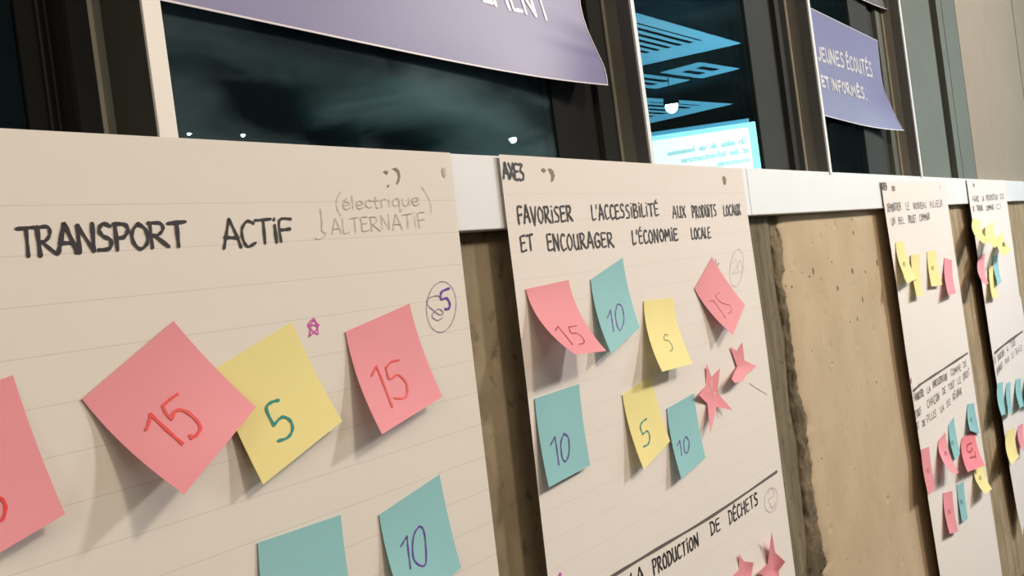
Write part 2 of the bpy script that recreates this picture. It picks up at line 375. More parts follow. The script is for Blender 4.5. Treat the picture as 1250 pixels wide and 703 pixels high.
wall = relief('wall_front', -3, 12, 0, ZB, .026, .05, .2, lambda x, z, s: 0, M['cR'], thick=.2); struct(wall)
def smoothf(x, z, s):
    p = noise.noise(Vector((x*95, 1, z*55))); return (.0035*max(0, p-.5)/.3 if p > .5 else 0) + .0004*noise.noise(Vector((x*15, 2, z*15)))
relief('concrete_panel', .30, .80, .3, ZB-.0005, .0205, .0035, .0045, smoothf, M['cA'], wall, thick=.008)
EDGE = [(949.6,262),(950.5,275.8),(956,290),(958.6,330),(957.7,351),(964,383),(968.9,421.6),(974.3,460),(977.9,493),(987.8,509.8),(986.8,529.7),(989.5,552.9),(994.5,596),(1001,642),(1006,668.9),(1012.7,688.8),(1007.7,698.7),(1012,740)]
EP = sorted([(P(a, b, .0205).z, P(a, b, .0205).x) for a, b in EDGE])
def edge_x(z):
    zs = [e[0] for e in EP]; xs = [e[1] for e in EP]
    return float(np.interp(z, zs, xs)) + .0045*noise.noise(Vector((0, 5, z*140))) + .006*noise.noise(Vector((2, 5, z*38))) + .004*abs(noise.noise(Vector((4, 5, z*300))))
relief('concrete_panel', 1.25, 2.0, .3, ZB-.0005, .0205, .005, .004, lambda x, z, s: smoothf(x, z, s) + .004*math.exp(-s*60), M['cB'], wall, edge=edge_x, thick=.008)
PB = [o for o in wall.children if o.name.startswith('concrete_panel')][-1]; bPB = bvh_of(PB)
for (u_, v_, w_, h_) in [(285,130,5,5),(345,188,4,5),(360,203,5,7),(289,237,6,28),(275,258,6,9),(184,294,5,8),(382,302,6,22),(438,237,7,22),(488,240,5,12),(533,205,6,26),(477,345,5,24),(457,420,4,20),(430,430,6,6),(442,92,5,16),(530,660,5,8),(437,40,5,8),(207,240,3,5),(247,242,4,5),(318,266,5,6),(208,297,4,12)] + [(361,585,6,5),(285,540,5,5)]:
    x_, y_ = 900 + u_/3.122, 255 + v_/3.122; rx, ry = w_/6.2, h_/6.2; pts = []
    for k in range(8):
        t_ = k*math.pi/4; rr = 1 + .25*noise.noise(Vector((u_, k, v_))); c_ = cast(bPB, x_ + rx*rr*math.cos(t_) + .14*ry*math.sin(t_), y_ + ry*rr*math.sin(t_))
        if c_: pts.append(c_[0] + c_[1]*.0003)
    if len(pts) == 8: mesh_obj('surface_void', pts, [tuple(range(8))], M['void'], wall)
for (u_, v_, w_, h_) in [(310,270,4,9),(433,308,4,5),(403,640,5,5),(330,440,4,4)]:
    x_, y_ = 900 + u_/3.017, 470 + v_/3.017; pts = [cast(bPB, x_ + w_/6*math.cos(k*math.pi/3), y_ + h_/6*math.sin(k*math.pi/3)) for k in range(6)]
    if all(pts): mesh_obj('surface_void', [p[0] + p[1]*.0003 for p in pts], [tuple(range(6))], M['void'], wall)
# board-marked strip left of that panel, and the crumbled ridge along its edge
CR = sorted([(P(a, b, .02).z, P(a, b, .02).x) for a, b in [(943, 262), (944.8,309.5),(951,360.7),(959,405.5),(962.5,447),(966,490),(974,530),(980,590),(985,640),(988,703)]])
def crack_x(z): return float(np.interp(z, [e[0] for e in CR], [e[1] for e in CR])) + .002*noise.noise(Vector((9, 5, z*60)))
def mk_strip(name, xl, xr, z0, z1, y, n, fn, mat):
    V = []; Fc = []; nz = int((z1-z0)/.004)
    for j in range(nz+1):
        z = z0+(z1-z0)*j/nz; a, b = xl(z), xr(z)
        for i in range(n+1):
            s = i/n; x = a+(b-a)*s; V.append((x, y + fn(x, z, s), z))
    for j in range(nz):
        for i in range(n): q = j*(n+1)+i; Fc.append((q, q+1, q+n+2, q+n+1))
    m_ = n+1; b0 = len(V)
    for side in (0, n):
        k0 = len(V)
        for j in range(nz+1): v = V[j*m_+side]; V.append((v[0], v[1]+.01, v[2]))
        for j in range(nz): Fc.append((j*m_+side, (j+1)*m_+side, k0+j+1, k0+j))
    return mesh_obj(name, V, Fc, mat, wall, smooth=True)
mk_strip('board_marked_strip', lambda z: 1.0, lambda z: crack_x(z)-.006, .3, ZB-.0005, .021, 26, rough, M['cR'])
mk_strip('crumbled_ridge', crack_x, lambda z: edge_x(z)-.001, .3, ZB-.03, .0195, 12,
         lambda x, z, s: .005*noise.noise(Vector((x*60, 3, z*35))) + .004*noise.noise(Vector((x*150, 9, z*90))) + .004*(abs(s-.45)*2)**3, M['cE'])
relief('concrete_panel', 2.1, 5.0, .2, ZB-.0005, .0205, .012, .01, lambda x, z, s: rough(x*.5, z*.5, s), M['cC'], wall, thick=.008)

# windows above the rail
ZTOP = 2.5
def depth_for(X, px, py):                   # depth of an edge standing behind the front edge at X
    a, b = 0.0, .2
    for _ in range(50):
        m_ = (a+b)/2
        q = P(px, py, m_).x
        if q > X: b = m_
        else: a = m_
    return (a+b)/2
mull = [ # front left, front right, side end, sash end, gasket end, inner sash end, row
  (195.8, 218, 131, 101, 88, 38, 160),
  (796.3, 800.3, 761, 741, 730, 684, 196),
  (1014, 1016.4, 985, 972, 966, 935, 209),
  (1125.6, 1127.2, 1102, 1094, 1086.5, 1062, 213)]
prevX = -1.5; MX = []
for i, (fl, fr_, se, sa, ga, ins, row) in enumerate(mull):
    XL = P(fl, row, 0).x; XR = P(fr_, row, 0).x
    dep = depth_for(XL, se, row); dep = min(dep, .08)
    MX.append((XL, XR, dep))
    win = struct(empty('window_%d' % (i+1), (XL, dep, ZT)))
    z0, z1 = ZT - .004, ZTOP
    gy = dep + .007
    box('mullion', XL, XR, .0035, dep + .05, z0, z1, M['alu'], win)
    box('side_shade', XL-.0009, XL, .0035, dep*(.78 if i == 0 else .5), z0, z1, M['sideshade0' if i == 0 else 'sideshade'], win)  # thin strip painting shade on the outer part of the side
    box('cover_strip', XL-.0004, XR, .0008, .0035, z0, z1, M['cover'] if i == 0 else M['rail'], win, bevel=.0003)
    xs_ = P(sa, row, dep).x; xg = P(ga, row, dep).x; xi = P(ins, row, dep+.004).x
    box('corner_bead', XL-.0022*(1 + .5*i), XL, dep-.002, dep+.001, z0, z1, M['alu_light'], win)
    box('sash_frame', xs_, XL, dep, dep+.03, z0, z1, M['sash'] if i < 3 else M['greypanel'], win)
    box('gasket', xg, xs_, dep+.008, dep+.03, z0, z1, M['gasket'], win)
    box('inner_sash', xi, xg, dep+.004, dep+.010, z0, z1, M['sash2'] if i in (0, 1) else M['sash'], win)
    if i == 0:
        for k, px in enumerate((62, 72)): q = P(px, row, dep+.004).x; box('groove_bead', q, q+.0015, dep+.002, dep+.005, z0, z1, M['gasket'], win)
    box('glass_pane', prevX, xi, gy if i else gy, gy+.006, z0, z1, M['glass'] if i == 1 else M['glass2'], win)
    box('head_frame', prevX, XL, dep, dep+.03, z1, z1+.35, M['sash'], win)
    prevX = XR
# last bay: narrow pane, black gasket and a broad grey-green post against the plaster
w5 = struct(empty('window_5', (prevX, .03, ZT)))
xc = P(1193, 214.5, .030).x
xa = P(1161, 213, .04).x; xb = P(1168, 213, .035).x
box('sash_panel', prevX, xa, .040, .07, ZT-.004, ZTOP, M['greypanel'], w5)
box('gasket', xa, xb, .045, .07, ZT-.004, ZTOP, M['gasket'], w5)
box('end_post', xb, xc+.02, .0315, .08, ZT-.004, ZTOP, M['greypanel'], w5)
q = P(1176, 213, .0312).x; box('post_rib', q, q+.012, .0305, .0315, ZT-.004, ZTOP, M['greypanel'], w5)
struct(box('wall_right_pier', xc, 12, .030, .25, ZT-.003, 2.85, M['plaster'], bevel=.001))
struct(box('wall_header', -3, xc, .02, .25, ZTOP+.3, 2.85, M['plaster']))
q = P(1247, 100, .03).x; struct(box('trim_3', q, q+.02, .027, .030, ZT, 2.85, M['plaster']))

# ================================================================ FLIP CHART SHEETS
def interp_px(pts, n, Y=0.0):
    w3 = [P(a, b, Y) for a, b in pts]; L = [0]
    for a, b in zip(w3, w3[1:]): L.append(L[-1] + (b-a).length)
    return [Vector([float(np.interp(L[-1]*k/n, L, [q[c] for q in w3])) for c in range(3)]) for k in range(n+1)]
def sheet(name, left, right, wave, mat, label, ext=0.0, nu=30, nv=50, seed=0, curlL=None):
    """left/right: world (X,Z) polylines top to bottom"""
    def res(pl):
        z = [p[1] for p in pl][::-1]; x = [p[0] for p in pl][::-1]; zt, zb = pl[0][1], pl[-1][1]
        return [(float(np.interp(zt + (zb-zt)*k/nv, z, x)), zt + (zb-zt)*k/nv) for k in range(nv+1)]
    Lp, Rp = res(left), res(right); V = []; Fc = []
    for j in range(nv+1):
        for i in range(nu+1):
            s = i/nu; x = Lp[j][0]*(1-s) + Rp[j][0]*s; z = Lp[j][1]*(1-s) + Rp[j][1]*s
            dz = max(0, (ZB - z)); f = min(1, dz/.15)
            y = -.0004 - f*wave*(.6 + .5*noise.noise(Vector((x*5 + seed, seed, z*3))))
            if curlL and s < .25: y -= curlL*((.25-s)/.25)**2*f
            V.append((x, y, z))
    for j in range(nv):
        for i in range(nu): a = j*(nu+1)+i; Fc.append((a, a+nu+1, a+nu+2, a+1))
    o = mesh_obj(name, V, Fc, mat, smooth=True)
    tag(o, label, 'flip chart sheet', 'flip chart sheets hung from the white rail'); return o
def XZ(px, py): p = P(px, py); return (p.x, p.z)
def lz(px, py): return P(px, py).z
sp = .0268
s1 = sheet('flip_chart_sheet', [(-.01, 1.3185), (-.015, .62)], [XZ(549, 186.5), XZ(575, 420), XZ(608, 703), (.492, .62)], .002,
           paper_mat('ruled_paper_warm', (.80, .775, .735), lz(300, 248), lz(300,248)-lz(300,298)), 'large ruled sheet headed TRANSPORT ACTIF, nearest at the left', seed=1)
s2 = sheet('flip_chart_sheet', [XZ(608.5, 188.5), XZ(627, 345), XZ(667, 703), (.553, .60)], [XZ(905, 206.3), XZ(935, 430), XZ(970, 703), (1.07, .60)], .0022,
           paper_mat('ruled_paper_second', (.83, .80, .775), lz(700, 237), .0262, .17), 'ruled sheet headed AXE3 FAVORISER with two pink stars, second from left', seed=2)
s3 = sheet('flip_chart_sheet', [XZ(1075, 221), XZ(1104, 430), XZ(1146, 703), (1.74, .32)], [XZ(1153, 221), XZ(1182, 432), XZ(1222, 703), (2.25, .32)], .003,
           paper_mat('plain_paper_third', (.85, .82, .80), lz(1110, 245), .0262, .12), 'distant flip chart sheet third along, with the magenta scribble left of its black line', seed=3)
s4 = sheet('flip_chart_sheet', [XZ(1179.5, 219), XZ(1194, 325), XZ(1210.6, 435), XZ(1230.5, 565), XZ(1241, 625), XZ(1247.6, 653)],
           [XZ(1226, 220), XZ(1239.5, 330), XZ(1249, 403), (XZ(1249, 403)[0]+.02, .95), (XZ(1249, 403)[0]+.05, .80), (XZ(1249, 403)[0]+.06, .60)], .003,
           paper_mat('plain_paper_fourth', (.85, .82, .82), lz(1200, 240), .0262, .08), 'farthest flip chart sheet at the right edge of the picture', seed=4)
B1, B2, B3, B4 = (bvh_of(s) for s in (s1, s2, s3, s4))

def words(sh, bvh, a, wd, mat='ink', **k):
    k.setdefault('track', .16); return ink('handwritten_word', sh, word(*a, **k), wd, M[mat], sh, bvh=bvh, vary=.35)
def writing(name, sh, bvh, strokes, wd, mat='ink', curve=True, vary=.35): return ink(name, sh, strokes, wd, M[mat], sh, bvh=bvh, curve=curve, vary=vary)
def patch(name, sh, bvh, poly, mat):
    pts = []
    for p in poly:
        c = cast(bvh, *p)
        if c: pts.append(c[0] + c[1]*.0004)
    return mesh_obj(name, pts, [tuple(range(len(pts)))], M[mat], sh)
# sheet 1
words(s1, B1, ('TRANSPORT', 24, 313, 229, 299, 36, 29), .0021, track=.04); words(s1, B1, ('ACTIF', 273, 303, 358, 294, 34, 26), .0021, track=.04)
tt = []
tt += [[(415.9,233.8),(410.6,244.3),(411.4,254.8),(415.9,263)], [(514.4,228.2),(521.9,239.8),(525.7,250.3),(526,259.2)]]
words(s1, B1, ('électrique', 418, 256.5, 512, 250, 17), .0007, 'pencil', track=.06); words(s1, B1, ('ALTERNATIF', 405, 286, 520, 277, 18), .0007, 'pencil', track=.1)
writing('pencil_note', s1, B1, tt[:1], .0006, 'pencil'); writing('pencil_note', s1, B1, tt[1:], .0006, 'pencil'); tt = []
tt += [[(390.5,254.8),(392.7,270),(392.7,281.6),(397.2,284.6),(395,289),(389,292),(384.5,290.6)]]
writing('pencil_note', s1, B1, tt, .0006, 'pencil')
writing('circled_number', s1, B1, [ellipse(538.5, 374.5, 18, 31, .08), [(541,366),(534,361),(523,364),(521,371),(528,378),(536,384),(541,382),(535,377),(527,385),(533,391),(540,388)]], .0006, 'violetpen')
writing('purple_figure', s1, B1, [[(548,352),(539,356),(538,365),(545,364),(549,371),(547,377),(543,377)]], .0022, 'purple')
writing('star_doodle', s1, B1, [[(377,411),(388,399),(375.5,397),(388,408),(382.5,388),(377,411)], [(376,396),(381,390),(389,397)]], .0009, 'magenta')
def crescent(px, py, w_, h_):
    return [[(px-w_, py-h_), (px, py-h_*.75), (px+w_*.5, py), (px, py+h_)]]
patch('punched_hole_shade', s1, B1, [(478,206),(483,204.5),(487,208),(488.5,215),(487,222),(485,225),(483.5,224),(486,217),(485,211),(482,208)], 'hole_shade')
patch('punched_hole_shade', s1, B1, [(467,210),(470,208),(474,209.5),(472,213.5),(470,211.5)], 'hole_shade'); patch('punched_hole_shade', s1, B1, [(473,225.5),(475.5,226),(474,228.5),(472,228)], 'hole_shade')
writing('tack_mark', s1, B1, [[(541,207),(542,214)]], .0035, 'pencil')
# sheet 2
T = []
for a in [('FAVORISER', 633, 273, 699, 270, 21, 18), ("L'ACCESSIBILITÉ", 723, 269, 804, 263, 18, 15), ('AUX', 821.5, 266, 837, 265, 14), ('PRODUITS', 845.5, 266, 874.5, 263.5, 14), ('LOCAUX', 884, 264, 904, 262, 12.5),
          ('ET', 636.5, 307, 651.5, 304.5, 19), ('ENCOURAGER', 669, 306, 749, 301, 20, 17), ("L'ÉCONOMIE", 772.5, 298, 827.5, 293, 16, 14), ('LOCALE', 844.5, 292, 867.5, 290, 13)]:
    words(s2, B2, a, .0021)
writing('axis_number', s2, B2, word('AXE3', 614.5, 218, 639.5, 220, 18, 20, track=.04), .0024)
for a in [('LA', 771, 717, 786, 707, 17), ('PRODUCTION', 798, 702, 853, 666, 18, 15), ('DE', 868, 653, 879, 646, 15), ('DÉCHETS', 890.5, 640, 925, 615, 16, 14), ('RÉDUIRE', 700, 766, 757, 727, 19)]:
    words(s2, B2, a, .0022)
writing('dividing_line', s2, B2, [[(676,749),(746,704),(800,671),(870,629),(948,575.5)]], .0036, 'inkgrey', vary=0)
writing('circled_number', s2, B2, [ellipse(899, 327, 8, 23, .12), [(894,322),(898,316),(899,326),(894,334),(900,333)], ellipse(903, 326, 2.5, 8)], .0007, 'faint')
writing('circled_number', s2, B2, [ellipse(941, 610, 8, 15, .1), [(937,602),(941,596),(945,604),(938,610),(943,620),(947,612)]], .0009, 'faint')
writing('arrow_doodle', s2, B2, [[(873.5,316),(874,326)], [(870,322),(873.5,328),(877,321)]], .0013, 'violetpen')
patch('punched_hole_shade', s2, B2, [(668.5,206),(672,205.5),(675.5,209),(677,215),(675,221),(672.5,222.5),(672.5,219),(673,215),(671,211)], 'hole_shade')
patch('punched_hole_shade', s2, B2, [(660,207),(663,205),(667,208.5),(663.5,211)], 'hole_shade')
patch('punched_hole_shade', s2, B2, [(881.5,216),(884,214.5),(886.3,219),(886,225),(884,226),(882.5,222)], 'hole_shade')
writing('pink_pen_line', s2, B2, [[(915,468),(925,475),(936,481)]], .0009, 'faint')
writing('magenta_mark', s2, B2, [[(681,707),(683,699),(686,708)]], .0018, 'magenta')
# sheet 3
T = []
for a in [('DÉMONTRER', 1083.5, 259, 1100, 256, 9), ('LE', 1106, 257, 1110, 256, 9), ('NOUVEAU', 1115, 255.5, 1130.5, 253.7, 7.5), ('MILIEUX', 1135, 253.3, 1150.5, 251.5, 8),
          ('UN', 1088, 274.5, 1093, 273.5, 8), ('BEL', 1097, 273.5, 1104, 272.2, 8), ('PROJET', 1109, 272, 1118.5, 270.7, 9), ('COMMUN', 1122.5, 270, 1135, 268, 8)]: words(s3, B3, a, .0021, 'inkgrey', jit=.08)
writing('axis_number', s3, B3, word('AXE4', 1075.5, 231, 1082.5, 231.5, 8), .004, 'inkgrey')
writing('dividing_line', s3, B3, [[(1111.5,479.8),(1118,474),(1125,468),(1150,451.5),(1181.2,430.8)]], .0055, 'inkgrey', vary=0)
T = []
for a in [('FAVORISER', 1116, 490, 1127.5, 483, 8.5), ('LA', 1132, 480.5, 1135.7, 478, 7), ('PARTICIPATION', 1139, 473.5, 1156, 463.5, 8), ('COMME', 1161, 459, 1173, 451.5, 7.5), ('DE', 1176, 449, 1180, 446, 7),
          ('TOUS', 1117.5, 511.5, 1124.5, 504.5, 9), ('CHACUN', 1132, 498, 1147, 488, 9), ('DE', 1151, 482.5, 1154.5, 480, 8), ('TOUT', 1158, 477.5, 1165.5, 472, 8), ('LE', 1169, 469, 1173, 466.5, 7), ('DROIT', 1176, 464.5, 1184, 457, 8),
          ('ET', 1119.5, 526, 1122, 522.5, 8), ('DE', 1126, 521, 1129.7, 518.7, 7), ('PLUS', 1132, 516, 1143, 508, 9), ('LA', 1148.5, 503.5, 1152.4, 501, 7), ('SE', 1155.6, 497, 1160, 494, 7), ('RÉUNIR', 1163.4, 489, 1174, 480, 8)]:
    words(s3, B3, a, .0021, 'inkgrey', jit=.08)
writing('magenta_mark', s3, B3, [[(1109.5,463),(1111,470),(1109.8,475)], [(1112.2,463),(1111,478)]], .005, 'magenta')
patch('punched_hole_shade', s3, B3, [(1088,227),(1092,227),(1092.6,233),(1089,233.5)], 'hole_shade'); writing('tack_mark', s3, B3, [[(1147.3,227),(1147.6,230)]], .006, 'pencil')
# sheet 4
T = []
for a in [('FAIRE', 1187.5, 246.5, 1195, 245.7, 6.5), ('LA', 1199, 245.5, 1201.3, 245.2, 6), ('PROMOTION', 1204, 245, 1217.7, 243.8, 6.5), ('DE', 1221, 243, 1225.5, 242.4, 6),
          ('DU', 1188, 258, 1189, 257.7, 6), ('TRAVAIL', 1192.4, 257.7, 1200, 256.6, 6.5), ('COMMUN', 1204, 257, 1213, 255.9, 6), ('ICI', 1215, 255.7, 1222, 254.9, 6)]: words(s4, B4, a, .0026, 'inkgrey', jit=.08)
writing('dividing_line', s4, B4, [[(1211.3,433.5),(1225.5,421),(1248,404.5)]], .0075, 'inkgrey', vary=0)
T = []
for a in [('LE', 1214, 443.5, 1215.5, 441, 6), ('SOUTIEN', 1218, 440.5, 1226, 433, 7), ('A', 1229, 430.5, 1231, 429, 6), ('TOUS', 1233.5, 425, 1239.5, 421, 7), ('VIVANT', 1217, 458, 1224, 448.5, 7), ('PAR', 1227, 445, 1232, 440.5, 6), ('LE', 1235, 437, 1237.5, 435.5, 6), ('BIAIS', 1240, 433, 1247.5, 427, 6.5)]:
    words(s4, B4, a, .0026, 'inkgrey', jit=.08)
patch('punched_hole_shade', s4, B4, [(1187,224),(1189,223.6),(1189.8,228),(1188,228.4)], 'hole_shade')

# ================================================================ STICKY NOTES
PL = {1: 'the nearest TRANSPORT ACTIF sheet', 2: 'the second sheet headed AXE3', 3: 'the third sheet', 4: 'the farthest sheet'}
GRP = {1: 'sticky notes on the nearest sheet', 2: 'sticky notes on the second sheet', 3: 'sticky notes on the third sheet', 4: 'sticky notes on the farthest sheet'}
def ypos(sh, X, Z):
    b = {1: B1, 2: B2, 3: B3, 4: B4}[sh]; loc = b.ray_cast(Vector((X, -.4, Z)), Vector((0, 1, 0)))[0]
    return loc.y if loc is not None else -.001
def note(sh, colour, tl, tr, br, bl, lift_r, lift_l, label, marks=(), n=14, pw=1.8, base=.0012):
    """corners in photograph coordinates: tl-tr is the glued edge, br/bl hang free by the lifts (m)"""
    a, b_ = P(*tl), P(*tr); a.y = b_.y = 0
    c, d = P(br[0], br[1], -lift_r), P(bl[0], bl[1], -lift_l)
    def at(u, v, e=0.0):
        p = (a*(1-u) + b_*u)*(1-v) + (d*(1-u) + c*u)*v
        lf = lift_l*(1-u) + lift_r*u
        x, z = p.x, p.z
        flex = lf*.12*math.sin(math.pi*v)                 # the sheet is longer than its chord
        z -= flex*.4
        return Vector((x, ypos(sh, x, z) - base - lf*v**pw - e, z))
    V = [at(i/n, j/n) for j in range(n+1) for i in range(n+1)]
    k = len(V); V += [at(i/n, j/n, -.00025) for j in range(n+1) for i in range(n+1)]
    Fc = []
    for j in range(n):
        for i in range(n):
            q = j*(n+1)+i; Fc.append((q, q+n+1, q+n+2, q+1)); Fc.append((k+q, k+q+1, k+q+n+2, k+q+n+1))
    rim = list(range(n+1)) + [j*(n+1)+n for j in range(1, n+1)] + [n*(n+1)+i for i in range(n-1, -1, -1)] + [j*(n+1) for j in range(n-1, 0, -1)]
    for i in range(len(rim)):
        p_, q_ = rim[i], rim[(i+1) % len(rim)]; w0 = len(V); V += [V[p_], V[q_], V[k+q_], V[k+p_]]; Fc.append((w0, w0+1, w0+2, w0+3))
    o = mesh_obj('sticky_note', V, Fc, M[colour], smooth=False)
    for p in o.data.polygons[:2*n*n]: p.use_smooth = True
    tag(o, label, 'sticky note', GRP[sh])
    if marks:
        b = bvh_of(o)
        for (mname, strokes, wd, mt) in marks: ink(mname, o, strokes, wd, M[mt], o, bvh=b, vary=.2)
    return o
HN = 'handwritten_number'
# sheet 1
note(1, 'pink', (98,487), (210,392), (310,497), (222,603), .012, .032, 'big tilted pink note marked 15 in red on the nearest sheet, beside a yellow note',
     [(HN, [[(178,524.7),(181.5,517),(183.5,505.5)], [(183.5,505.5),(203,524),(222.6,541.8)], [(216.2,481.3),(207,488),(198.4,495.6)], [(198.4,495.6),(203,505),(209.8,512)], [(209.8,512),(213.3,502),(224,501),(236.8,509.8),(244.6,521),(241,529.7),(234,534.7),(232,532)]], .0018, 'red')], n=18)
note(1, 'yellow', (258,452), (355,393), (416,514), (319,591), .010, .012, 'yellow note marked 5 in teal on the nearest sheet, tucked behind the big pink note',
     [(HN, [[(340,488.5),(331,491),(325,499),(334,519)], [(334,519),(344,509),(354,513),(357,524),(351,534),(339.5,538)]], .0019, 'teal')], base=.0006)
note(1, 'pink', (420,405), (498,371), (538,484), (464,530), .014, .022, 'upright pink note marked 15 in red on the nearest sheet, below the circled 85',
     [(HN, [[(453.6,458.8),(459.2,447.3)],[(459.2,447.3),(466,463),(478.7,496.7)], [(486.4,439.6),(477,442),(471,449)],[(471,449),(475.4,463),(485.6,457.5),(495.8,467.8),(496.6,481.8),(490.7,486.5),(481.3,485.7)]], .0016, 'red')])
note(1, 'blue', (312,662), (413,628), (426,728), (322,768), .004, .006, 'blue note with no figure in view, cut by the bottom edge on the nearest sheet')
note(1, 'blue', (460,628), (534,579), (560,693), (492,748), .006, .014, 'blue note marked 10 in purple on the nearest sheet, bottom right corner',
     [(HN, [[(489,667),(496.6,654)],[(496.6,654),(498,670),(501,694)], [(512,642),(506,650),(503.5,665),(504.8,682),(512.5,690),(519.7,687),(519,660),(516,645),(511,642)]], .0011, 'purple')])
note(1, 'pink', (-85,492), (14,458), (77,627), (-30,690), .012, .014, 'pink note cut off by the left edge of the picture',
     [(HN, [[(-20,600),(-14,596),(-10,640)], [(-3,606),(3,610),(7,620),(3,634),(-4,636)]], .0016, 'red')])
# sheet 2
note(2, 'pink', (640,353), (692,342), (737,428.6), (699,433), .030, .042, 'pink curling note marked 15, top left on the AXE3 sheet',
     [(HN, [[(677.5,404),(681,398.6)],[(681,398.6),(690,409.5),(699,421)], [(703.5,397.7),(694,399.6)],[(694,399.6),(697.5,407),(704,406.8),(711.5,413),(712.5,419),(706.5,420.5)]], .0010, 'darkred')], n=18)
note(2, 'blue', (719,341.5), (758.3,314.8), (778.4,400), (743,431.6), .010, .017, 'blue note marked 10 in purple, beside the curling pink note on the AXE3 sheet',
     [(HN, [[(741,388.5),(745,378.5)],[(745,378.5),(747,391),(749,404.5)], [(753.5,371),(751,384),(754,400),(757.5,402.5),(761.5,390),(759,374),(753.5,371)]], .0013, 'purple')])
note(2, 'yellow', (784,367.6), (819.8,363.7), (843,443.9), (805.7,453.7), .020, .024, 'yellow note marked 5 in thin dark ink under the AXE3 heading',
     [(HN, [[(815,409),(811.5,408.5),(810.5,415),(816,416),(820.5,423),(820,427.5),(817.5,428.5)]], .0008, 'greenpen')])
note(2, 'pink', (845.6,352.4), (867.6,314), (906.8,372.4), (891.5,408.8), .010, .020, 'pink diamond-tilted note marked 15, top right on the AXE3 sheet',
     [(HN, [[(865,368.5),(870.5,367),(878,377),(886,388)], [(878,357),(873.5,361.5),(880.5,369.5),(891,373),(892,381),(888.5,382.5)]], .0009, 'darkred')])
note(2, 'blue', (650,486.6), (703.6,468.7), (717.4,567.5), (667.3,594.6), .006, .009, 'wide blue note marked 10 in purple at the left edge of the AXE3 sheet',
     [(HN, [[(672,543),(677,533)],[(677,533),(679.5,548),(682,567)], [(688.5,529),(684.5,540),(686,558),(690.5,563),(694.5,552),(693.5,534),(687.5,529)]], .0013, 'purple')])
note(2, 'yellow', (757,482), (792.3,458), (815.3,538.5), (783,573), .008, .014, 'yellow note marked 5 in teal, between two blue notes in the lower row',
     [(HN, [[(789,511),(783,516),(781.5,522),(784.5,530)], [(784.5,530),(790,526),(793,533),(791,542),(785.5,545)]], .0017, 'teal')])
note(2, 'blue', (811.6,498.6), (844.3,480), (858,558.3), (829,584.5), .006, .012, 'narrow blue note marked 10 in purple just left of a pink star',
     [(HN, [[(826.5,544),(829.5,537.5)],[(829.5,537.5),(831,547),(832,556)], [(837,532.5),(834.4,540),(836,552),(839.5,551),(841,539),(837,532.5)]], .0011, 'purple')])

def star(sh, pts, ctr, lifts, label, inner_lift=.0012):
    """paper cut-out: outline points with one lift each, fanned and subdivided from the centre"""
    c = P(*ctr, -inner_lift); ring = []
    n = len(pts)
    for (px, l) in zip(pts, lifts): ring.append(P(px[0], px[1], -l - .001))
    V = []; Fc = []; m_ = 5
    c = Vector((c.x, -inner_lift-.001, c.z))
    for th in (0, .0003):
        V.append(c + Vector((0, th, 0)))
        for j in range(1, m_+1):
            t = j/m_
            for i in range(n):
                p = c.lerp(ring[i], t); yl = -.001-inner_lift*(1-t) - (-ring[i].y-.001)*t**1.7
                V.append(Vector((p.x, yl - .0002 + th, p.z)))
    k = 1 + n*m_
    for o_ in (0, k):
        for i in range(n): Fc.append((o_, o_+1+i, o_+1+(i+1) % n))
        for j in range(m_-1):
            for i in range(n): a = o_+1+j*n+i; b = o_+1+j*n+(i+1) % n; Fc.append((a, a+n, b+n, b))
    for i in range(n):
        a = 1+(m_-1)*n+i; b = 1+(m_-1)*n+(i+1) % n; w0 = len(V); V += [V[a], V[b], V[k+b], V[k+a]]; Fc.append((w0, w0+1, w0+2, w0+3))
    o = mesh_obj('paper_star', V, Fc, M['pink'], smooth=True)
    tag(o, label, 'paper star', 'pink paper stars on the second sheet'); return o
star(2, [(862.6,444.5),(868.5,460),(878.8,449.5),(875.5,479),(893.8,500.5),(874.6,496.5),(867.3,528),(863.5,493),(853,482),(861.5,471)], (868.5,482), [.004,.001,.004,.001,.014,.003,.014,.003,.009,.001],
     'large long-limbed pink paper star right of the narrow blue note')
star(2, [(891.4,423.2),(899.8,429),(906.3,418),(908.5,440),(923.5,447),(911,456.5),(907,464.5),(897,467.5),(893,463),(899.5,447)], (904,446), [.003,.002,.003,.001,.006,.006,.016,.018,.016,.003],
     'small folded pink paper star, upper right of the large long-limbed one')
star(2, [(901.8,676),(908,685),(919.6,686.5),(917,704),(930,716),(915,716),(910,735),(903,712),(892,706),(902,695)], (909,700), [.004,.001,.006,.001,.008,.002,.01,.002,.006,.001],
     'pink paper star at the bottom edge, the left one of two under DÉCHETS')
star(2, [(942,649.5),(946,674),(958.4,685.5),(950.5,697),(952,722),(940,712),(923,722),(932,703),(925,699.5),(937,688)], (943,695), [.014,.002,.012,.002,.008,.002,.01,.002,.012,.002],
     'pink paper star at the bottom edge, the right one with a raised point')

def tiny(word_px, wd=.0013, mt='greenpen'):
    x, y = word_px; return [('handwritten_mark', [[(x-1.2, y+2), (x-.2, y-2.5), (x, y+3)], [(x+1.5, y-2), (x+.8, y), (x+2, y+1.5), (x+1, y+3)]], wd, mt)]
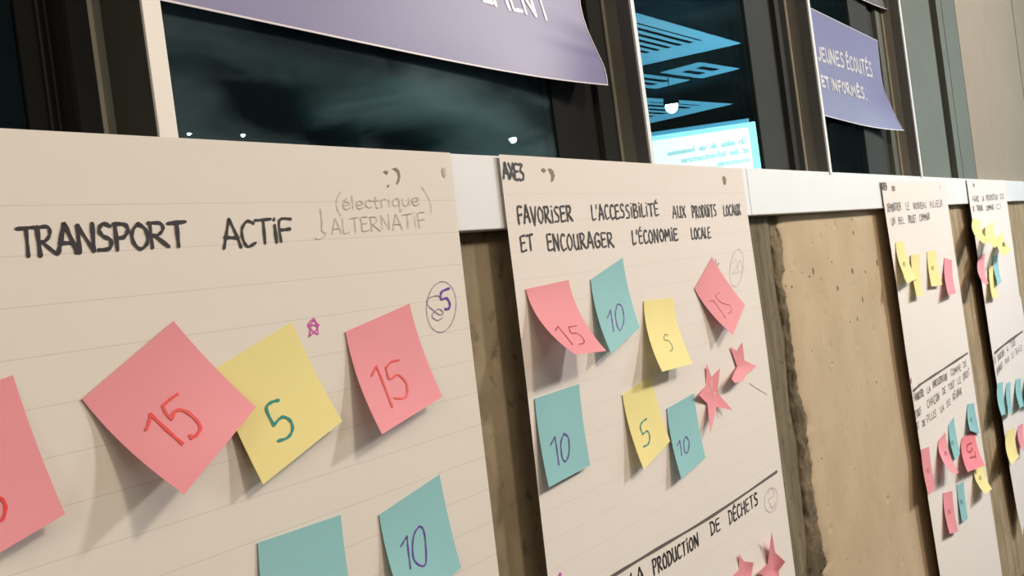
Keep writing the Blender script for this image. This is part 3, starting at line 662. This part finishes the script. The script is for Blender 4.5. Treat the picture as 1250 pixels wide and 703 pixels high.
# sheet 3
note(3, 'yellow', (1091.5,296), (1101.6,294.4), (1116,340), (1106,346), .016, .022, 'leftmost yellow note near the top of the third sheet', tiny((1103,322)), n=8)
note(3, 'yellow', (1109,311), (1120,310.5), (1123.8,360.5), (1115.5,362.5), .010, .012, 'middle one of three yellow notes near the top of the third sheet', tiny((1116,340)), n=8, base=.003)
note(3, 'yellow', (1130,307), (1140.5,305.5), (1148.4,347.7), (1135.5,350), .010, .008, 'yellow note beside the pink one near the top of the third sheet', tiny((1138,327)), n=8)
note(3, 'pink', (1151,314.7), (1160.8,318), (1164.8,358), (1156,360.5), .014, .020, 'lone pink note near the top right of the third sheet', n=8)
note(3, 'blue', (1178.6,493.3), (1186.6,492), (1194,529.6), (1182,525.6), .004, .012, 'blue note directly above the bright rose note on the third sheet', tiny((1185,512)), n=8)
note(3, 'blue', (1155.7,519.6), (1162,508.7), (1169.9,553.5), (1163.7,562), .006, .014, 'slanted blue note between two pink notes on the third sheet', tiny((1162,540)), n=8)
note(3, 'pink', (1143.4,538), (1152,527.5), (1168,577), (1160,578), .026, .034, 'pink curling note left of the slanted blue note on the third sheet', tiny((1154,553), mt='darkred'), n=10)
note(3, 'pink', (1122.9,548.5), (1132.2,545), (1139.6,596), (1131.7,603.7), .006, .010, 'pink note against the left edge of the third sheet', tiny((1132,574), mt='darkred'), n=8)
note(3, 'rose', (1172,534.6), (1187.6,525.6), (1200.4,568), (1179,576), .020, .024, 'large bright rose note with a red figure on the third sheet',
     [(HN, [[(1186,541),(1181,543),(1180,549),(1184,552),(1187,547)], [(1184,559),(1190,557)], [(1190,552),(1191,559)]], .004, 'darkred')], n=8)
note(3, 'yellow', (1186.5,571), (1199.5,568), (1209,596.6), (1200.8,603), .022, .030, 'small yellow note just below the bright rose note', tiny((1196,583)), n=8)
note(3, 'pink', (1149,601.7), (1160,599), (1167,648.4), (1157,651.5), .008, .014, 'lowest pink note on the third sheet', tiny((1158,624), mt='darkred'), n=8)
note(3, 'blue', (1165.6,592), (1174.3,587.4), (1179.4,632.5), (1172.3,637), .004, .006, 'lowest blue note on the third sheet', tiny((1173,612)), n=8)
# sheet 4
note(4, 'yellow', (1187,266), (1197,270), (1208,293), (1201,298), .050, .060, 'yellow note at the upper left edge of the farthest sheet', n=8)
note(4, 'yellow', (1199,277), (1209,271), (1216.5,297), (1209.5,303), .040, .045, 'middle one of three yellow notes at the top of the farthest sheet', n=8, base=.008)
note(4, 'yellow', (1218,287), (1225,283), (1233.3,305), (1224.7,312.5), .040, .050, 'rightmost yellow note at the top of the farthest sheet', tiny((1225,298), .002), n=8)
note(4, 'pink', (1195,311), (1201,309.5), (1206,347), (1199.5,346), .030, .045, 'pink note at the left of the farthest sheet, under the yellow ones', n=8)
note(4, 'yellow', (1204,325), (1209.5,324), (1215.4,363.5), (1208,363.7), .010, .014, 'narrow yellow note between pink and blue on the farthest sheet', n=8, base=.004)
note(4, 'blue', (1210.8,313), (1216.3,311), (1221,344), (1217,347.7), .010, .020, 'blue note right of the pink one on the farthest sheet', n=8)
for c4, lb in [(((1216.5,467.8),(1222.5,465.9),(1226.5,505.7),(1221.5,507)), 'first from the left'), (((1227,467.8),(1232.4,466),(1234.4,503.7),(1231,505.7)), 'second from the left'),
               (((1238.9,463),(1245,461.5),(1248.4,495.7),(1243.8,498)), 'third from the left'), (((1249,461.5),(1254,460),(1258,493),(1253,495)), 'fourth, cut by the picture edge')]:
    note(4, 'blue', *c4, .012, .022, 'blue note in the lower row on the farthest sheet, %s' % lb, n=6)
note(4, 'yellow', (1228,525.6), (1237.4,521.6), (1242.6,557.5), (1233.4,567.5), .020, .035, 'lowest yellow note on the farthest sheet', n=8)
note(4, 'pink', (1242.2,519.6), (1247.6,516.7), (1252.5,551), (1246.5,549), .020, .030, 'lower pink note beside the lowest yellow one on the farthest sheet', n=8)

# ================================================================ WINDOW BANNERS
def banner(name, X0, right, depth, lifts, topz, bottom_left, label, nu=24, nv=24, mat='banner', cat='poster', sag=0):
    """right: edge from top to bottom in photograph coordinates, each with its lift off the glass"""
    wr = [P(a, b, depth - l) for (a, b), l in zip(right, lifts)]
    ks = np.linspace(0, 1, len(wr)); V = []; Fc = []
    ztl, zbl = topz, bottom_left
    for j in range(nv+1):
        v = j/nv; R_ = Vector([float(np.interp(v, ks, [q[c] for q in wr])) for c in range(3)])
        Lx = X0; Lz = ztl + (zbl-ztl)*v
        for i in range(nu+1):
            u = i/nu; x = Lx + (R_.x-Lx)*u
            z = Lz + (R_.z-Lz)*u; y = depth + (R_.y-depth)*u**5
            V.append(Vector((x, y, z)))
    for j in range(nv):
        for i in range(nu): a = j*(nu+1)+i; Fc.append((a, a+nu+1, a+nu+2, a+1))
    o = mesh_obj(name, V, Fc, M[mat], smooth=True); tag(o, label, cat)
    m_ = nu+1; e = .0016; bV = []; bF = []
    rows = [[V[nv*m_+i] for i in range(nu+1)], [V[j*m_+nu] for j in range(nv+1)], [V[i] for i in range(nu+1)]]
    dirs = [Vector((0, 0, e)), Vector((-e, 0, 0)), Vector((0, 0, -e))]
    for row, dr in zip(rows, dirs):
        b = len(bV)
        for p in row: bV += [p + Vector((0, -.0004, 0)), p + dr + Vector((0, -.0004, 0))]
        for i in range(len(row)-1): bF.append((b+2*i, b+2*i+2, b+2*i+3, b+2*i+1))
    mesh_obj('white_border', bV, bF, M['bannerwhite'], o)
    return o
XL2 = MX[0][1] + .0015; gy2 = MX[1][2] - .0015
bl = P(197, 0, gy2); br_ = P(720, 97, gy2)
slope = (br_.z - bl.z)/(br_.x - bl.x)
gb = MX[1][2] - .0015
# ruled so that its bottom edge is level along the pane
right1 = [(688,-150),(698,-70),(706,-15),(709,8),(712,21),(716,33),(720,43),(725,54),(729.6,64),(734,73),(738,83),(740.5,93),(742,104.5)]
lift1 = [0,0,0,.0,.001,.002,.004,.007,.010,.014,.018,.022,.026]
bn = banner('window_banner', XL2, right1, gb, lift1, P(688,-150,gb).z, bl.z - (bl.x-XL2)*slope, 'large violet banner with pale lettering ending in EMENT, top centre')
ink('lettering', bn, word('EMENT', 589, 2, 674, 26, 36, 36, up=(-.33,-1), jit=0, track=.12), .0042, M['bannerwhite'], curve=False, vary=0)
g3 = MX[3][2] - .0015
XL4 = MX[2][1] + .002
t0, t1 = P(992.5, 11, g3), P(1071, 49.5, g3); bq0 = P(1009, 139.7, g3); bq1 = P(1075, 152, g3)
right2 = [(1071,49.5),(1072,60),(1073,70),(1074.5,85),(1077,101.5),(1080,113),(1084,122),(1091,137),(1097,149),(1103.5,159.5)]
lift2 = [0,0,0,0,.001,.004,.008,.016,.022,.028]
bz = bq0.z + (XL4-bq0.x)*(bq1.z-bq0.z)/(bq1.x-bq0.x)
tz = t0.z + (XL4-t0.x)*(t1.z-t0.z)/(t1.x-t0.x)
b2 = banner('window_poster', XL4, right2, g3, lift2, tz, bz, 'smaller violet poster lettered JEUNES ÉCOUTÉS ET INFORMÉS behind a mullion')
ink('lettering', b2, word('JEUNES', 999, 73, 1031, 83, 16, 18, up=(-.15,-1), jit=0, track=.14) + word('ÉCOUTÉS', 1034, 84, 1065.5, 94.5, 17, 18, up=(-.15,-1), jit=0, track=.14)
    + word('ET', 1003.5, 105, 1013, 108.5, 13, up=(-.2,-1), jit=0, track=.14) + word('INFORMÉS.', 1015.5, 109.5, 1058, 121.5, 13, 14, up=(-.2,-1), jit=0, track=.16), .0055, M['bannerwhite'], curve=False, vary=0)
b3 = banner('window_poster', XL4, [(1075,-80),(1078,-40),(1083,12)], g3, [0, .004, .012], P(1075,-80,g3).z, P(1015,-18,g3).z, 'dark poster corner at the top, above the smaller violet poster', mat='darkposter')

# ================================================================ WHAT THE GLASS REFLECTS
def louvre(corner, e1, e2, l1, l2, slots, label, z=2.6):
    root = empty('louvred_ceiling_panel', (corner.x, corner.y, z)); tag(root, label, 'ceiling panel', 'cyan louvred ceiling panels')
    e1 = Vector((*e1, 0)).normalized(); e2 = Vector((*e2, 0)).normalized()
    def quad_bar(name, a0, a1, b0, b1, mat='cyan'):
        V = [corner + e1*a + e2*b + Vector((0, 0, dz)) for dz in (0, .003) for a, b in ((a0, b0), (a1, b0), (a1, b1), (a0, b1))]
        return mesh_obj(name, V, [(0,1,2,3),(4,7,6,5),(0,4,5,1),(1,5,6,2),(2,6,7,3),(3,7,4,0)], M[mat], root)
    f_ = .32 if l1 > 1 else .15; g_ = .2 if l1 > 1 else .15
    quad_bar('end_frame', 0, f_, 0, l2); quad_bar('end_frame', l1-g_, l1, 0, l2)
    sw_ = .10 if l1 > 1 else .06
    quad_bar('side_frame', f_, l1-g_, 0, sw_); quad_bar('side_frame', f_, l1-g_, l2-sw_, l2)
    for k in range(slots):
        c = .10 + (l2-.20)*(k+.5)/slots; wd = (l2-.20)/slots*.22
        quad_bar('slat', f_, l1-g_, c-wd, c+wd)
    return root
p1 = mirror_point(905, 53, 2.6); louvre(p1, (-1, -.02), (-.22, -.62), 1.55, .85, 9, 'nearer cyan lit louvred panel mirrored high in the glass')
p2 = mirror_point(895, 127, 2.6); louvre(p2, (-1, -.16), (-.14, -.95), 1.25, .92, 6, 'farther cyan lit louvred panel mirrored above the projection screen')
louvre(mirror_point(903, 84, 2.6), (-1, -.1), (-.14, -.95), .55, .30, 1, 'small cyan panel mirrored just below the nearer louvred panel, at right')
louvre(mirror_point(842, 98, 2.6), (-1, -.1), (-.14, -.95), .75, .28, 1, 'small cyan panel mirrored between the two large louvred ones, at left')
# projection screen on a thin frame
T_ = 6.0
a = mirror_point(922, 148, t=T_); z_top = a.z
q = mirror_point(800, 165.5, z=z_top); dr = Vector((q.x-a.x, q.y-a.y, 0)).normalized()
zb_ = z_top - .85; Wd = 1.06; nrm = Vector((-dr.y, dr.x, 0))
if nrm.dot(Vector((-1, .5, 0))) < 0: nrm = -nrm
def plate(name, s0, s1, za, zb2, off, th, mat, parent):
    V = [a + dr*s + nrm*(off - t_) + Vector((0, 0, z-a.z)) for t_ in (0, th) for s, z in ((s0, za), (s1, za), (s1, zb2), (s0, zb2))]
    return mesh_obj(name, V, [(0,1,2,3),(4,7,6,5),(0,4,5,1),(1,5,6,2),(2,6,7,3),(3,7,4,0)], M[mat], parent)
scr = empty('projection_screen', (a.x, a.y, 0)); tag(scr, 'bright projection screen mirrored in the window above the AXE3 sheet', 'projection screen')
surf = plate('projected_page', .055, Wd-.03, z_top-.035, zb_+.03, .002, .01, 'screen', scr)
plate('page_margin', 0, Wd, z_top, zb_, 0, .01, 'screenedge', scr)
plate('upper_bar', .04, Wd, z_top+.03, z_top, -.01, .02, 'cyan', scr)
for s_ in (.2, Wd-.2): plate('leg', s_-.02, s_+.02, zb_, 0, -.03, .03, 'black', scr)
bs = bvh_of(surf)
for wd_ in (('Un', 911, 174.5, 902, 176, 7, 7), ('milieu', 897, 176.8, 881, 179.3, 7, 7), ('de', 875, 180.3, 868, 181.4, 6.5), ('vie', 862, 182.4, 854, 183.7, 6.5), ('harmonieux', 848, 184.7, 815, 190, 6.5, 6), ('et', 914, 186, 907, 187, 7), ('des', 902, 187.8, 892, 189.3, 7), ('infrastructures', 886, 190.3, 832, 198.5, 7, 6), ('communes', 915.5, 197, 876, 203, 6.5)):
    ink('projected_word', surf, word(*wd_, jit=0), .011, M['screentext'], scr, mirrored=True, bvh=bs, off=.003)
# bare bulbs of the ceiling spots
def spot(px, py, t, r, label):
    c = mirror_point(px, py, t=t); root = empty('ceiling_spot', c); tag(root, label, 'spotlight', 'ceiling spots mirrored in the glass')
    b = bmesh.new(); bmesh.ops.create_uvsphere(b, u_segments=16, v_segments=10, radius=r, matrix=Matrix.Translation(c)); me = bpy.data.meshes.new('bulb'); b.to_mesh(me); b.free(); me.materials.append(M['bulb'])
    o = bpy.data.objects.new('bulb', me); C.objects.link(o); o.parent = root; o.matrix_parent_inverse = root.matrix_basis.inverted()
    V = []; Fc = []; n = 16
    for k, (rr, dz) in enumerate(((r*1.25, r*.2), (r*1.1, r*1.6), (.003, r*1.9), (.003, 2.85-c.z))):
        V += [c + Vector((rr*math.cos(2*math.pi*i/n), rr*math.sin(2*math.pi*i/n), dz)) for i in range(n)]
        if k: Fc += [((k-1)*n+i, (k-1)*n+(i+1) % n, k*n+(i+1) % n, k*n+i) for i in range(n)]
    mesh_obj('housing', V, Fc, M['black'], root)
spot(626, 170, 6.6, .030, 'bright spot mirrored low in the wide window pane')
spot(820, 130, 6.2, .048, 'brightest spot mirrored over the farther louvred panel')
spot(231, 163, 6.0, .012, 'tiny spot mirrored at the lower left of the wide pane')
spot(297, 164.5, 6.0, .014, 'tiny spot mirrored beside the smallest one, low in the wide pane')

# ================================================================ OUTSIDE THE GLASS
struct(box('ground_outside', -3, 12, .25, 12, -.1, 0, M['earth']))
sh_ = empty('bare_shrub', tuple(P(490, 176, .30)*1.0)[:2] + (0,)); tag(sh_, 'bare pale twigs of a shrub standing outside the wide window', 'shrub')
def tube(pts, r):
    V = []; Fc = []; n = 5
    for k, p in enumerate(pts):
        d = (pts[min(k+1, len(pts)-1)] - pts[max(k-1, 0)]).normalized(); s = d.cross(Vector((0, 1, 0))).normalized(); t_ = d.cross(s)
        rr = r*(1 - .7*k/(len(pts)-1)); V += [p + (s*math.cos(2*math.pi*i/n) + t_*math.sin(2*math.pi*i/n))*rr for i in range(n)]
        if k: Fc += [((k-1)*n+i, (k-1)*n+(i+1) % n, k*n+(i+1) % n, k*n+i) for i in range(n)]
    return V, Fc
for tw in [[(505,181),(500,160),(492,133)], [(516,183),(513,166),(500,150)], [(477,178),(471,158),(469,143)], [(506,180),(494,158),(480,150)], [(512,136),(515,124),(517,114)],
           [(540,186),(538,168),(545,150)], [(600,186),(598,160),(596,140)], [(641,168),(636,140),(632,121)], [(530,186),(522,160),(526,140)]]:
    p0 = P(*tw[0], .30); root_p = Vector((p0.x*.8 + sh_.location.x*.2, .33, .0))
    pts = [root_p, root_p.lerp(p0, .6) + Vector((.01, .01, 0))] + [P(*t_, .30 + .01*k) for k, t_ in enumerate(tw)]
    V, Fc = tube(pts, .0014); mesh_obj('twig', V, Fc, M['twig'], sh_)
